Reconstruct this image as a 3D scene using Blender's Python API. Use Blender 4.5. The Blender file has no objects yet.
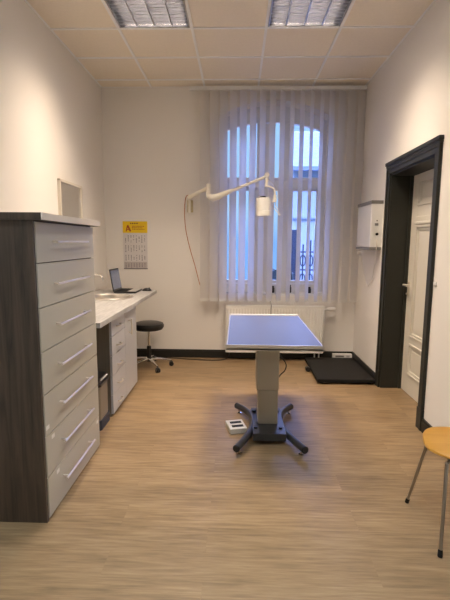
import bpy, bmesh, math, random
from mathutils import Vector, Matrix
random.seed(7)
S = bpy.context.scene
C = S.collection
PI = math.pi
XL, XR, YB, YF, ZC = -1.633, 1.462, 5.314, -1.9, 3.256

# ------------------------------------------------------------------ materials
MATS = {}
def mat(name, col, rough=.5, metal=0., bump=0., bscale=40., spec=.5, var=0., vscale=6., stretch=(1, 1, 1), coat=0.):
    if name in MATS: return MATS[name]
    m = bpy.data.materials.new(name); m.use_nodes = True
    n, l = m.node_tree.nodes, m.node_tree.links
    b = n['Principled BSDF']
    b.inputs['Base Color'].default_value = (*col, 1)
    b.inputs['Roughness'].default_value = rough
    b.inputs['Metallic'].default_value = metal
    b.inputs['Specular IOR Level'].default_value = spec
    b.inputs['Coat Weight'].default_value = coat
    tc = n.new('ShaderNodeTexCoord'); mp = n.new('ShaderNodeMapping')
    mp.inputs['Scale'].default_value = stretch
    l.new(tc.outputs['Object'], mp.inputs['Vector'])
    if var:
        t = n.new('ShaderNodeTexNoise'); t.inputs['Scale'].default_value = vscale; t.inputs['Detail'].default_value = 6
        l.new(mp.outputs['Vector'], t.inputs['Vector'])
        r = n.new('ShaderNodeValToRGB')
        r.color_ramp.elements[0].position = .3; r.color_ramp.elements[1].position = .7
        r.color_ramp.elements[0].color = (*[c * (1 - var) for c in col], 1)
        r.color_ramp.elements[1].color = (*[min(1, c * (1 + var)) for c in col], 1)
        l.new(t.outputs['Fac'], r.inputs['Fac']); l.new(r.outputs['Color'], b.inputs['Base Color'])
    if bump:
        t2 = n.new('ShaderNodeTexNoise'); t2.inputs['Scale'].default_value = bscale; t2.inputs['Detail'].default_value = 4
        l.new(mp.outputs['Vector'], t2.inputs['Vector'])
        bp = n.new('ShaderNodeBump'); bp.inputs['Strength'].default_value = bump; bp.inputs['Distance'].default_value = .004
        l.new(t2.outputs['Fac'], bp.inputs['Height']); l.new(bp.outputs['Normal'], b.inputs['Normal'])
    MATS[name] = m
    return m

def floor_mat():
    m = bpy.data.materials.new('vinyl_planks'); m.use_nodes = True
    n, l = m.node_tree.nodes, m.node_tree.links
    b = n['Principled BSDF']; b.inputs['Roughness'].default_value = .42
    b.inputs['Specular IOR Level'].default_value = .45
    tc = n.new('ShaderNodeTexCoord')
    br = n.new('ShaderNodeTexBrick')
    br.inputs['Scale'].default_value = 1.0; br.inputs['Brick Width'].default_value = 1.22; br.inputs['Row Height'].default_value = .18
    br.inputs['Mortar Size'].default_value = .0012; br.inputs['Mortar Smooth'].default_value = .3
    br.offset = .37; br.inputs['Bias'].default_value = 0
    br.inputs['Color1'].default_value = (.0, .0, .0, 1); br.inputs['Color2'].default_value = (1, 1, 1, 1)
    br.inputs['Mortar'].default_value = (.25, .25, .25, 1)
    l.new(tc.outputs['Object'], br.inputs['Vector'])
    # grain: noise stretched along the planks, shifted per plank
    mp = n.new('ShaderNodeMapping'); mp.inputs['Scale'].default_value = (4.5, 60, 1)
    add = n.new('ShaderNodeVectorMath'); add.operation = 'ADD'
    sc = n.new('ShaderNodeVectorMath'); sc.operation = 'SCALE'; sc.inputs['Scale'].default_value = 7.3
    l.new(br.outputs['Color'], sc.inputs[0])
    l.new(tc.outputs['Object'], mp.inputs['Vector']); l.new(mp.outputs['Vector'], add.inputs[0]); l.new(sc.outputs['Vector'], add.inputs[1])
    g = n.new('ShaderNodeTexNoise'); g.inputs['Scale'].default_value = 1.0; g.inputs['Detail'].default_value = 8; g.inputs['Roughness'].default_value = .62
    g.inputs['Distortion'].default_value = .25
    l.new(add.outputs['Vector'], g.inputs['Vector'])
    mp2 = n.new('ShaderNodeMapping'); mp2.inputs['Scale'].default_value = (1.0, 5.5, 1)
    l.new(tc.outputs['Object'], mp2.inputs['Vector'])
    g2 = n.new('ShaderNodeTexNoise'); g2.inputs['Scale'].default_value = 2.2; g2.inputs['Detail'].default_value = 5
    l.new(mp2.outputs['Vector'], g2.inputs['Vector'])
    r = n.new('ShaderNodeValToRGB')
    e = r.color_ramp.elements
    e[0].position = .34; e[0].color = (.165, .107, .054, 1)
    e[1].position = .66; e[1].color = (.330, .232, .130, 1)
    k = e.new(.5); k.color = (.256, .170, .089, 1)
    mx = n.new('ShaderNodeMath'); mx.operation = 'MULTIPLY_ADD'; mx.inputs[1].default_value = .68
    l.new(g.outputs['Fac'], mx.inputs[0])
    m2 = n.new('ShaderNodeMath'); m2.operation = 'MULTIPLY'; m2.inputs[1].default_value = .32
    l.new(g2.outputs['Fac'], m2.inputs[0]); l.new(m2.outputs[0], mx.inputs[2])
    l.new(mx.outputs[0], r.inputs['Fac'])
    hsv = n.new('ShaderNodeMix'); hsv.data_type = 'RGBA'; hsv.blend_type = 'MULTIPLY'; hsv.inputs['Factor'].default_value = 1
    rr = n.new('ShaderNodeMapRange'); rr.inputs['To Min'].default_value = .90; rr.inputs['To Max'].default_value = 1.08
    sep = n.new('ShaderNodeSeparateColor'); l.new(br.outputs['Color'], sep.inputs[0]); l.new(sep.outputs[0], rr.inputs['Value'])
    l.new(r.outputs['Color'], hsv.inputs['A']); l.new(rr.outputs['Result'], hsv.inputs['B'])
    l.new(hsv.outputs['Result'], b.inputs['Base Color'])
    bp = n.new('ShaderNodeBump'); bp.inputs['Strength'].default_value = .12; bp.inputs['Distance'].default_value = .002
    l.new(g.outputs['Fac'], bp.inputs['Height']); l.new(bp.outputs['Normal'], b.inputs['Normal'])
    return m

def wood_mat(name, dark, light, vertical=True, rough=.5, fine=30, broad=1.6):
    m = bpy.data.materials.new(name); m.use_nodes = True
    n, l = m.node_tree.nodes, m.node_tree.links
    b = n['Principled BSDF']; b.inputs['Roughness'].default_value = rough
    tc = n.new('ShaderNodeTexCoord'); mp = n.new('ShaderNodeMapping')
    mp.inputs['Scale'].default_value = (fine, fine, broad) if vertical else (broad, fine, fine)
    l.new(tc.outputs['Object'], mp.inputs['Vector'])
    g = n.new('ShaderNodeTexNoise'); g.inputs['Scale'].default_value = 1; g.inputs['Detail'].default_value = 7; g.inputs['Roughness'].default_value = .6
    g.inputs['Distortion'].default_value = .7
    l.new(mp.outputs['Vector'], g.inputs['Vector'])
    r = n.new('ShaderNodeValToRGB'); e = r.color_ramp.elements
    e[0].position = .3; e[0].color = (*dark, 1); e[1].position = .72; e[1].color = (*light, 1)
    l.new(g.outputs['Fac'], r.inputs['Fac']); l.new(r.outputs['Color'], b.inputs['Base Color'])
    return m

def translucent_mat(name, col, trans):
    m = bpy.data.materials.new(name); m.use_nodes = True
    n, l = m.node_tree.nodes, m.node_tree.links
    n.remove(n['Principled BSDF'])
    d = n.new('ShaderNodeBsdfDiffuse'); t = n.new('ShaderNodeBsdfTranslucent'); x = n.new('ShaderNodeMixShader')
    w = n.new('ShaderNodeTexNoise'); w.inputs['Scale'].default_value = 260
    tc = n.new('ShaderNodeTexCoord'); l.new(tc.outputs['Object'], w.inputs['Vector'])
    r = n.new('ShaderNodeValToRGB')
    r.color_ramp.elements[0].color = (*[c * .94 for c in col], 1); r.color_ramp.elements[1].color = (*col, 1)
    l.new(w.outputs['Fac'], r.inputs['Fac'])
    l.new(r.outputs['Color'], d.inputs['Color']); l.new(r.outputs['Color'], t.inputs['Color'])
    x.inputs['Fac'].default_value = trans
    l.new(d.outputs[0], x.inputs[1]); l.new(t.outputs[0], x.inputs[2]); l.new(x.outputs[0], n['Material Output'].inputs['Surface'])
    return m

def glass_mat():
    m = bpy.data.materials.new('window_glass'); m.use_nodes = True
    n, l = m.node_tree.nodes, m.node_tree.links
    n.remove(n['Principled BSDF'])
    t = n.new('ShaderNodeBsdfTransparent'); t.inputs['Color'].default_value = (.96, .98, .98, 1)
    g = n.new('ShaderNodeBsdfGlossy'); g.inputs['Roughness'].default_value = .02
    f = n.new('ShaderNodeFresnel'); f.inputs['IOR'].default_value = 1.45
    x = n.new('ShaderNodeMixShader')
    l.new(f.outputs[0], x.inputs['Fac']); l.new(t.outputs[0], x.inputs[1]); l.new(g.outputs[0], x.inputs[2])
    l.new(x.outputs[0], n['Material Output'].inputs['Surface'])
    return m

def screen_mat(name, col, power):
    m = mat(name, (.02, .02, .025), .25)
    b = m.node_tree.nodes['Principled BSDF']
    b.inputs['Emission Color'].default_value = (*col, 1); b.inputs['Emission Strength'].default_value = power
    return m

M_wall = mat('wall_plaster', (.85, .815, .768), .85, bump=.15, bscale=90, spec=.2)
M_ceil = mat('ceiling_tile', (.88, .80, .68), .9, bump=.3, bscale=160, spec=.1, var=.02, vscale=40)
M_tbar = mat('ceiling_grid_white', (.93, .92, .90), .4)
M_floor = floor_mat()
M_base = mat('dark_skirting', (.022, .021, .018), .45, var=.1, spec=.35)
M_case = mat('dark_green_grey_paint', (.026, .0265, .021), .42, bump=.1, bscale=30, spec=.35)
M_door = mat('cream_door_paint', (.72, .685, .60), .35, bump=.06, bscale=20)
M_white = mat('white_enamel', (.87, .86, .82), .3)
M_cream = mat('cream_plastic', (.88, .84, .74), .35)
M_mount = mat('aged_cream_plastic', (.62, .52, .30), .4)
M_whiteplastic = mat('white_plastic', (.80, .79, .76), .4)
M_upvc = mat('white_window_frame', (.80, .80, .80), .4)
M_slat = translucent_mat('blind_fabric', (.84, .82, .80), .58)
M_glass = glass_mat()
M_steel = mat('brushed_steel', (.90, .86, .80), .3, 1.0, bump=.05, bscale=120, stretch=(1, 12, 12))
M_legsteel = mat('dull_leg_steel', (.36, .33, .29), .3, 1.0)
M_chrome = mat('chrome', (.78, .77, .75), .12, 1.0)
M_mirror = mat('mirror_silver', (.80, .80, .79), .02, 1.0)
M_blue = mat('blue_vinyl_pad', (.095, .118, .235), .34, bump=.05, bscale=200, spec=.5)
M_black = mat('black_rubber', (.009, .009, .009), .65, bump=.1, bscale=150, spec=.25)
M_blackgl = mat('black_plastic', (.015, .015, .017), .3)
M_vinyl = mat('black_vinyl', (.012, .012, .013), .35)
M_metalgrey = mat('dark_grey_steel', (.055, .054, .056), .3, .5)
M_colgrey = mat('warm_grey_column', (.42, .385, .315), .38, .25)
M_dwood = wood_mat('dark_oak_laminate', (.022, .0155, .0115), (.100, .070, .048))
M_sidew = wood_mat('grey_brown_laminate', (.17, .145, .115), (.27, .235, .19), fine=22)
M_drawer = mat('greige_lacquer', (.49, .465, .395), .38)
M_drawer2 = mat('pale_grey_lacquer', (.58, .59, .62), .36)
M_edge = mat('pale_beige_edge', (.72, .66, .57), .45)
M_counter = mat('pale_stone_laminate', (.43, .425, .42), .3, var=.25, vscale=9, stretch=(6, .7, 1))
M_yellowwood = wood_mat('honey_beech', (.42, .20, .026), (.54, .28, .045), vertical=False, rough=.32, fine=22, broad=2.5)
M_louvre = mat('louvre_aluminium', (.56, .57, .62), .15, 1.0)
M_lighthouse = mat('fixture_white', (.75, .74, .72), .45)
M_tube = mat('fluorescent_tube', (.85, .85, .85), .3)
M_yellow = mat('calendar_yellow', (.80, .55, .004), .5)
M_paper = mat('calendar_paper', (.70, .67, .66), .6)
M_paper2 = mat('calendar_paper_tinted', (.52, .47, .46), .6)
M_ink = mat('calendar_ink', (.17, .155, .175), .6)
M_inkr = mat('calendar_red_ink', (.36, .06, .01), .6)
M_inkd = mat('calendar_dark_ink', (.10, .05, .008), .6)
M_orange = mat('orange_cord', (.50, .17, .055), .5)
M_cordw = mat('white_cord', (.74, .70, .64), .5)
M_acryl = mat('viewer_panel', (.70, .70, .70), .22)
M_viewgrey = mat('viewer_grey_trim', (.20, .195, .185), .4)
M_binblue = mat('dark_blue_plastic', (.022, .030, .055), .45)
M_bingrey = mat('taupe_plastic', (.25, .215, .17), .5)
M_splash = mat('white_splash_panel', (.82, .79, .74), .35)
M_label = mat('white_sticker', (.80, .78, .74), .5)
M_screen = screen_mat('laptop_screen_glow', (.30, .31, .40), .28)
M_house = mat('pale_render', (.30, .32, .33), .8, var=.05)
M_roof = mat('slate_roof', (.16, .19, .25), .7, var=.25, vscale=12)
M_housewin = mat('dark_window_glass', (.03, .05, .09), .15)
M_fence = mat('dark_iron', (.012, .016, .03), .5)
M_hedge = mat('dark_hedge', (.010, .018, .018), .8, var=.5, vscale=20)
M_ground = mat('yard_paving', (.16, .17, .19), .8, var=.2)

# ------------------------------------------------------------------ mesh building
class MB:
    def __init__(s): s.bm = bmesh.new()
    def _xf(s, vs, m):
        for v in vs: v.co = m @ v.co
    def box(s, x0, x1, y0, y1, z0, z1, bev=0., seg=2, m=None):
        r = bmesh.ops.create_cube(s.bm, size=1)
        vs = r['verts']
        for v in vs:
            v.co = Vector(((x0 + x1) / 2 + v.co.x * (x1 - x0), (y0 + y1) / 2 + v.co.y * (y1 - y0), (z0 + z1) / 2 + v.co.z * (z1 - z0)))
        if m is not None: s._xf(vs, m)
        if bev:
            es = list({e for v in vs for e in v.link_edges})
            bmesh.ops.bevel(s.bm, geom=es, offset=bev, segments=seg, profile=.6, affect='EDGES', clamp_overlap=True)
        return s
    def tube(s, pts, r, n=10, caps=True):
        pts = [Vector(p) for p in pts]
        rs = r if isinstance(r, (list, tuple)) else [r] * len(pts)
        rings = []; up = None
        for i, p in enumerate(pts):
            if i == 0: t = pts[1] - p
            elif i == len(pts) - 1: t = p - pts[-2]
            else: t = (pts[i + 1] - p).normalized() + (p - pts[i - 1]).normalized()
            t.normalize()
            if up is None:
                up = Vector((0, 0, 1)) if abs(t.z) < .9 else Vector((1, 0, 0))
            a = t.cross(up)
            if a.length < 1e-4: a = t.cross(Vector((0, 1, 0)))
            a.normalize(); b = a.cross(t).normalized(); up = b
            rings.append([s.bm.verts.new(p + (a * math.cos(2 * PI * k / n) + b * math.sin(2 * PI * k / n)) * rs[i]) for k in range(n)])
        for i in range(len(rings) - 1):
            for k in range(n):
                s.bm.faces.new((rings[i][k], rings[i][(k + 1) % n], rings[i + 1][(k + 1) % n], rings[i + 1][k]))
        if caps:
            s.bm.faces.new(rings[0][::-1]); s.bm.faces.new(rings[-1])
        return s
    def lathe(s, prof, cx, cy, n=28, m=None):
        # prof: (radius, z) list, revolved about the vertical through (cx,cy)
        rings = []; allv = []
        for (r, z) in prof:
            if r < 1e-5:
                v = s.bm.verts.new((cx, cy, z)); rings.append([v]); allv.append(v)
            else:
                ring = [s.bm.verts.new((cx + r * math.cos(2 * PI * k / n), cy + r * math.sin(2 * PI * k / n), z)) for k in range(n)]
                rings.append(ring); allv += ring
        for i in range(len(rings) - 1):
            a, b = rings[i], rings[i + 1]
            for k in range(n):
                k2 = (k + 1) % n
                if len(a) == 1 and len(b) == 1: continue
                if len(a) == 1: s.bm.faces.new((a[0], b[k2], b[k]))
                elif len(b) == 1: s.bm.faces.new((a[k], a[k2], b[0]))
                else: s.bm.faces.new((a[k], a[k2], b[k2], b[k]))
        if m is not None: s._xf(allv, m)
        return s
    def prism(s, poly, axis, a0, a1):
        # poly: 2-D outline extruded along axis ('x': (y,z), 'y': (x,z), 'z': (x,y))
        def P(u, v, w): return {'x': (w, u, v), 'y': (u, w, v), 'z': (u, v, w)}[axis]
        A = [s.bm.verts.new(P(u, v, a0)) for u, v in poly]; B = [s.bm.verts.new(P(u, v, a1)) for u, v in poly]
        k = len(poly)
        s.bm.faces.new(A); s.bm.faces.new(B[::-1])
        for i in range(k): s.bm.faces.new((A[i], B[i], B[(i + 1) % k], A[(i + 1) % k]))
        return s
    def quad(s, *ps):
        s.bm.faces.new([s.bm.verts.new(p) for p in ps]); return s
    def strip(s, A, B, close=False):
        a = [s.bm.verts.new(p) for p in A]; b = [s.bm.verts.new(p) for p in B]
        k = len(a)
        for i in range(k if close else k - 1):
            j = (i + 1) % k
            s.bm.faces.new((a[i], a[j], b[j], b[i]))
        return s
    def build(s, name, material, parent=None, smooth=True, bevel=0.):
        bm = s.bm
        bmesh.ops.recalc_face_normals(bm, faces=bm.faces[:])
        off = Vector((0, 0, 0)); p = parent
        while p is not None:
            off += p.location; p = p.parent
        if parent is None:
            # origin at the base centre
            xs = [v.co for v in bm.verts]
            o0 = Vector(((min(v.x for v in xs) + max(v.x for v in xs)) / 2, (min(v.y for v in xs) + max(v.y for v in xs)) / 2, min(v.z for v in xs)))
        else: o0 = Vector((0, 0, 0))
        for v in bm.verts: v.co -= off + o0
        me = bpy.data.meshes.new(name); bm.to_mesh(me); bm.free()
        me.materials.append(material)
        if smooth:
            me.shade_smooth()
            try: me.set_sharp_from_angle(angle=math.radians(35))
            except Exception: pass
        o = bpy.data.objects.new(name, me); C.objects.link(o)
        o.location = o0
        if parent is not None: o.parent = parent
        if smooth:
            md = o.modifiers.new('weighted_normals', 'WEIGHTED_NORMAL'); md.keep_sharp = True; md.weight = 100
        if bevel:
            md = o.modifiers.new('bevel', 'BEVEL'); md.width = bevel; md.segments = 2; md.limit_method = 'ANGLE'
        return o

def box(*a, **k): return MB().box(*a, **k)
def tube(*a, **k): return MB().tube(*a, **k)
def tag(o, label, cat, group=None):
    o['label'] = label; o['category'] = cat
    if group: o['group'] = group
    return o
def thing(name, label, cat, loc, group=None):
    o = bpy.data.objects.new(name, None); C.objects.link(o); o.location = loc; o.empty_display_size = .1
    return tag(o, label, cat, group)
def structure(o): o['kind'] = 'structure'; return o
def dup(root, delta, label):
    r = root.copy(); C.objects.link(r); r.location = root.location + Vector(delta); r['label'] = label
    for ch in list(root.children):
        c = ch.copy(); C.objects.link(c); c.parent = r
        for g in list(ch.children):
            d = g.copy(); C.objects.link(d); d.parent = c
    return r
def spline(pts, n=8):
    P = [Vector(p) for p in pts]; P = [P[0] * 2 - P[1]] + P + [P[-1] * 2 - P[-2]]
    out = []
    for i in range(1, len(P) - 2):
        for k in range(n):
            t = k / n
            a, b, c, d = P[i - 1], P[i], P[i + 1], P[i + 2]
            out.append(.5 * ((2 * b) + (c - a) * t + (2 * a - 5 * b + 4 * c - d) * t * t + (3 * b - a - 3 * c + d) * t ** 3))
    out.append(P[-2])
    return out

# ------------------------------------------------------------------ room shell
structure(box(XL - .1, XR, YF - .1, YB + .02, -.1, 0).build('floor', M_floor, smooth=False))
structure(box(XL - .1, XR + .1, YF - .1, YB + .1, ZC + .10, ZC + .16).build('ceiling', M_ceil, smooth=False))

# grid of the suspended ceiling (tiles omitted where the luminaires sit)
GX = [-1.035 + .628 * k for k in range(-1, 5)]
GY = [3.91 + .58 * k for k in range(-10, 3)]
# luminaire centres sit in the middle of a tile
LX = (GX[1] + .314, GX[3] + .314)
LROWS = (GY[10] - .29, GY[6] - .29, GY[2] - .29)
mb = MB()
xs = [XL] + [x for x in GX if XL + .02 < x < XR - .02] + [XR]
ys = [YF] + [y for y in GY if YF + .02 < y < YB - .02] + [YB]
for i in range(len(xs) - 1):
    for j in range(len(ys) - 1):
        cx, cy = (xs[i] + xs[i + 1]) / 2, (ys[j] + ys[j + 1]) / 2
        if any(abs(cx - a) < .2 and abs(cy - b) < .2 for a in LX for b in LROWS): continue
        mb.box(xs[i] + .001, xs[i + 1] - .001, ys[j] + .001, ys[j + 1] - .001, ZC, ZC + .015)
structure(mb.build('ceiling_tiles', M_ceil, smooth=False))
mb = MB()
for x in xs[1:-1]: mb.box(x - .011, x + .011, YF, YB, ZC - .010, ZC + .001)
for y in ys[1:-1]: mb.box(XL, XR, y - .011, y + .011, ZC - .0098, ZC + .001)
mb.box(XL, XL + .018, YF, YB, ZC - .003, ZC + .001); mb.box(XR - .018, XR, YF, YB, ZC - .003, ZC + .001)
mb.box(XL, XR, YB - .018, YB, ZC - .003, ZC + .001)
structure(mb.build('trim_1', M_tbar, smooth=False))

structure(box(XL - .1, XL, YF - .1, YB + .1, 0, ZC + .1).build('wall_left', M_wall, smooth=False))
structure(box(XL - .1, XR + .1, YF - .1, YF, 0, ZC + .1).build('wall_front', M_wall, smooth=False))

# right wall with door opening
DY0, DY1, DZ = 3.325, 4.27, 2.11
RX1 = XR + .29
mb = MB()
mb.box(XR, RX1, YF - .1, DY0, 0, ZC + .1); mb.box(XR, RX1, DY1, YB + .35, 0, ZC + .1); mb.box(XR, RX1, DY0, DY1, DZ, ZC + .1)
structure(mb.build('wall_right', M_wall, smooth=False))
structure(box(XR, RX1 + .02, DY0 - .02, DY1 + .02, -.1, 0).build('threshold_floor', M_floor, smooth=False))

# back wall with segmental-arched window recess
WX0, WX1, WZ0, WZS, WZT = -.236, 1.076, .80, 2.925, 3.105
NA = 16
def arc(x0, x1, zs, zt, n=NA):
    w = (x1 - x0) / 2; hgt = zt - zs; R = (w * w + hgt * hgt) / (2 * hgt); cz = zt - R; cx = (x0 + x1) / 2
    a = math.asin(w / R)
    return [(cx + R * math.sin(-a + 2 * a * k / n), cz + R * math.cos(-a + 2 * a * k / n)) for k in range(n + 1)]
A = arc(WX0, WX1, WZS, WZT)
mb = MB()
WD = .36
mb.box(XL - .1, WX0, YB, YB + WD, 0, ZC + .1); mb.box(WX1, XR, YB, YB + WD, 0, ZC + .1)
mb.box(WX0, WX1, YB, YB + WD, 0, WZ0)
poly = [(WX0, ZC + .1)] + A + [(WX1, ZC + .1)]
mb.prism(poly, 'y', YB, YB + WD)
structure(mb.build('wall_back', M_wall, smooth=False))

# skirting
def skirt(name, x0, x1, y0, y1, inner):
    mb = MB()
    mb.box(x0, x1, y0, y1, 0, .085, bev=.003)
    mb.box(x0 + (.004 if inner == 'r' else 0), x1 - (.004 if inner == 'l' else 0), y0 + (.004 if inner == 'b' else 0), y1, .085, .104, bev=.002)
    return structure(mb.build(name, M_base))
skirt('baseboard_back', XL, XR, YB - .02, YB, 'b')
skirt('baseboard_right', XR - .02, XR, 4.352, YB - .02, 'r')
skirt('baseboard_right_near', XR - .02, XR, YF, 3.233, 'r')
skirt('baseboard_left', XL, XL + .02, YF, 2.04, 'l')
skirt('baseboard_front', XL + .02, XR - .02, YF, YF + .02, 'b')

# door casing with moulded steps + lined reveal
mb = MB()
for (y0, y1, s) in ((3.238, DY0, -1), (DY1, 4.352, 1)):
    mb.box(XR - .016, XR, y0, y1, 0, 2.13, bev=.003)
    ya, yb = (y0, y0 + .03) if s < 0 else (y1 - .03, y1)
    mb.box(XR - .026, XR - .014, ya, yb, .0, 2.20, bev=.004)
    mb.box(XR - .022, XR, y0 - .003, y1 + .003, 0, .17, bev=.003)      # plinth block
mb.box(XR - .016, XR, 3.238, 4.352, DZ, 2.20, bev=.003)
mb.box(XR - .024, XR - .01, 3.238, 4.352, 2.15, 2.175, bev=.004)
mb.box(XR - .036, XR, 3.226, 4.364, 2.19, 2.222, bev=.006)
mb.box(XR - .028, XR, 3.232, 4.358, 2.172, 2.192, bev=.004)
DX = 1.665
mb.box(XR - .002, DX + .05, DY1 - .018, DY1, 0, DZ); mb.box(XR - .002, DX + .05, DY0, DY0 + .018, 0, DZ)
mb.box(XR - .002, DX + .05, DY0, DY1, DZ - .018, DZ)
mb.box(DX - .03, DX, DY1 - .03, DY1 - .017, 0, DZ); 
structure(mb.build('trim_2', M_case))

# door leaf
d1 = thing('door_1', 'tall cream panelled door set deep in the dark green-grey frame', 'door', (DX, (DY0 + DY1) / 2, 0)); structure(d1)
y0, y1 = DY0 + .02, DY1 - .02
mb = MB()
mb.box(DX + .012, DX + .045, y0, y1, .005, DZ - .02)
def rail(ya, yb, za, zb): mb.box(DX, DX + .02, ya, yb, za, zb, bev=.003)
PY0, PY1 = y0 + .13, y1 - .14
rail(y0, PY0, .005, DZ - .02); rail(PY1, y1, .005, DZ - .02)
for (za, zb) in ((.005, .19), (.50, .56), (1.62, 1.80), (2.03, DZ - .02)): rail(PY0, PY1, za, zb)
door_leaf = mb.build('door_leaf', M_door, d1)
for (za, zb) in ((.19, .50), (.56, 1.62), (1.80, 2.03)):
    mb = MB()
    for k, (ins, dep) in enumerate(((0, -.010), (.022, .000), (.045, .006))):
        a, b, c_, d_ = PY0 + ins, PY1 - ins, za + ins, zb - ins
        if k < 2:
            w = .020
            mb.box(DX + dep, DX + .02, a, a + w, c_, d_, bev=.005); mb.box(DX + dep, DX + .02, b - w, b, c_, d_, bev=.005)
            mb.box(DX + dep, DX + .02, a, b, c_, c_ + w, bev=.005); mb.box(DX + dep, DX + .02, a, b, d_ - w, d_, bev=.005)
        else:
            mb.box(DX + dep, DX + .02, a + .02, b - .02, c_ + .02, d_ - .02, bev=.006)
    mb.build('door_panel', M_door, d1)
if True:
    mb = MB()
    mb.box(DX - .018, DX, PY0 - .01, PY1 + .01, 1.63, 1.655, bev=.006); mb.box(DX - .010, DX, PY0, PY1, 1.655, 1.70, bev=.006)
    mb.build('door_moulding', M_door, d1)
hy, hz = 4.20, 1.055
mb = MB()
mb.box(DX - .008, DX + .002, hy - .019, hy + .019, hz - .12, hz + .035, bev=.004)
mb.tube([(DX, hy, hz), (DX - .055, hy, hz)], .009)
mb.tube(spline([(DX - .052, hy + .005, hz), (DX - .058, hy - .03, hz + .003), (DX - .056, hy - .11, hz)]), .0105)
mb.tube([(DX - .01, hy, hz - .085), (DX - .022, hy, hz - .085)], .010)
mb.build('door_handle', mat('satin_nickel', (.80, .74, .64), .42, .6), d1)

# white splash panel beside the basin
structure(box(XL, XL + .006, 2.98, YB, .905, 1.635).build('trim_3', M_splash, smooth=False))

# ------------------------------------------------------------------ window
win = thing('window_1', 'white arched three-light window with transom behind the vertical blind', 'window', ((WX0 + WX1) / 2, 5.53, WZ0)); structure(win)
FY0, FY1 = YB + .20, YB + .27
OA = arc(WX0, WX1, WZS, WZT); IA = arc(WX0 + .075, WX1 - .075, 2.815, 2.915)
mb = MB()
outer = [(WX0, WZ0)] + OA + [(WX1, WZ0)]
inner = [(WX0 + .075, .93)] + IA + [(WX1 - .075, .93)]
# front + back + inner rim
mb.strip([(x, FY0, z) for x, z in outer], [(x, FY0, z) for x, z in inner], close=True)
mb.strip([(x, FY1, z) for x, z in outer], [(x, FY1, z) for x, z in inner], close=True)
mb.strip([(x, FY0, z) for x, z in inner], [(x, FY1, z) for x, z in inner], close=True)
mb.build('window_frame', M_upvc, win, smooth=False)
mb = MB()
for (a, b) in ((.225, .395), (.555, .655)):
    mb.box(a, b, FY0 - .005, FY1, .93, 2.90, bev=.006)
mb.box(WX0 + .07, WX1 - .07, FY0 - .012, FY1, 2.125, 2.255, bev=.008)
mb.box(WX0 + .07, WX1 - .07, FY0 - .02, FY0 + .01, 2.215, 2.235, bev=.006)
mb.build('mullion', M_upvc, win)
panes = [(WX0 + .07, .225), (.395, .555), (.655, WX1 - .07)]
for (a, b) in panes:
    mb = MB()
    w = .030
    for (z0, z1) in ((.935, 2.125),):
        mb.box(a, a + w, FY0 + .006, FY1 - .01, z0, z1, bev=.004); mb.box(b - w, b, FY0 + .006, FY1 - .01, z0, z1, bev=.004)
        mb.box(a, b, FY0 + .006, FY1 - .01, z0, z0 + .04, bev=.004); mb.box(a, b, FY0 + .006, FY1 - .01, z1 - w, z1, bev=.004)
    s = mb.build('sash', M_upvc, win)
    if a > .6 or a < 0:
        mb = MB(); hx = b - .015 if a < 0 else a + .015
        mb.box(hx - .012, hx + .012, FY0 - .004, FY0 + .008, 1.50, 1.57, bev=.003); mb.tube([(hx, FY0 - .03, 1.535), (hx, FY0 - .03, 1.42)], .008); mb.tube([(hx, FY0, 1.535), (hx, FY0 - .034, 1.535)], .007)
        mb.build('window_handle', M_whiteplastic, s)
mb = MB()
gi = [(WX0 + .06, .93)] + arc(WX0 + .06, WX1 - .06, 2.82, 2.92) + [(WX1 - .06, .93)]
mb.bm.faces.new([mb.bm.verts.new((x, FY1 - .03, z)) for x, z in gi])
mb.build('glass', M_glass, win, smooth=False)
structure(box(WX0, WX1, YB + .0, FY0, WZ0 - .0, WZ0 + .025, bev=.004).build('window_sill', M_upvc, win))

# ------------------------------------------------------------------ outside
structure(box(-14, 16, YB + .6, 30, -1.3, -1.2).build('ground', M_ground, smooth=False))
h = thing('neighbouring_house', 'pale blue-lit house with slate roof standing beyond the right window panes', 'house', (4.6, 15, -1.2))
mb = MB(); mb.box(1.75, 7.6, 14, 18, -1.2, 3.75); mb.build('facade', M_house, h, smooth=False)
mb = MB(); mb.prism([(13.7, 3.72), (18.3, 3.72), (16, 5.4)], 'x', 1.60, 7.8); mb.build('roof', M_roof, h, smooth=False)
mb = MB(); mb.box(1.74, 7.65, 13.93, 14.0, 2.20, 2.25); mb.build('string_course', M_roof, h, smooth=False)
mb = MB(); mb.box(1.55, 7.85, 13.62, 13.72, 3.66, 3.78); mb.build('gutter', M_roof, h, smooth=False)
for x in (3.5, 4.9, 6.3):
    for z in (.1, 2.5):
        f = MB().box(x - .5, x + .5, 13.95, 14.0, z, z + 1.25).build('house_window', M_upvc, h, smooth=False)
        box(x - .43, x + .43, 13.94, 13.97, z + .07, z + 1.18).build('pane', M_housewin, f, smooth=False)
# iron gate with scrolls, seen low in the right-hand gaps
g = thing('iron_gate', 'dark wrought iron gate seen low through the right window panes', 'gate', (1.75, 10, -1.2))
mb = MB()
for k in range(9):
    x = 1.42 + k * .085
    mb.tube([(x, 10, -1.2), (x, 10, 1.35 + .18 * math.sin(PI * k / 8))], .018, n=6)
for k in range(4):
    for zz in (.2, .62, 1.05):
        cx = 1.505 + k * .17
        mb.tube([(cx + .06 * math.cos(a * PI / 6), 10, zz + .13 * math.sin(a * PI / 6)) for a in range(13)], .016, n=6, caps=False)
for zz in (-.9, .0, .4, .84, 1.25): mb.tube([(1.40, 10, zz), (2.12, 10, zz)], .022, n=6)
mb.build('gate_grille', M_fence, g)
box(1.18, 1.40, 9.92, 10.1, -1.2, 1.75, bev=.01).build('gate_post', M_fence, g)
box(2.12, 2.30, 9.92, 10.1, -1.2, 1.55, bev=.01).build('gate_post', M_fence, g)
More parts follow.
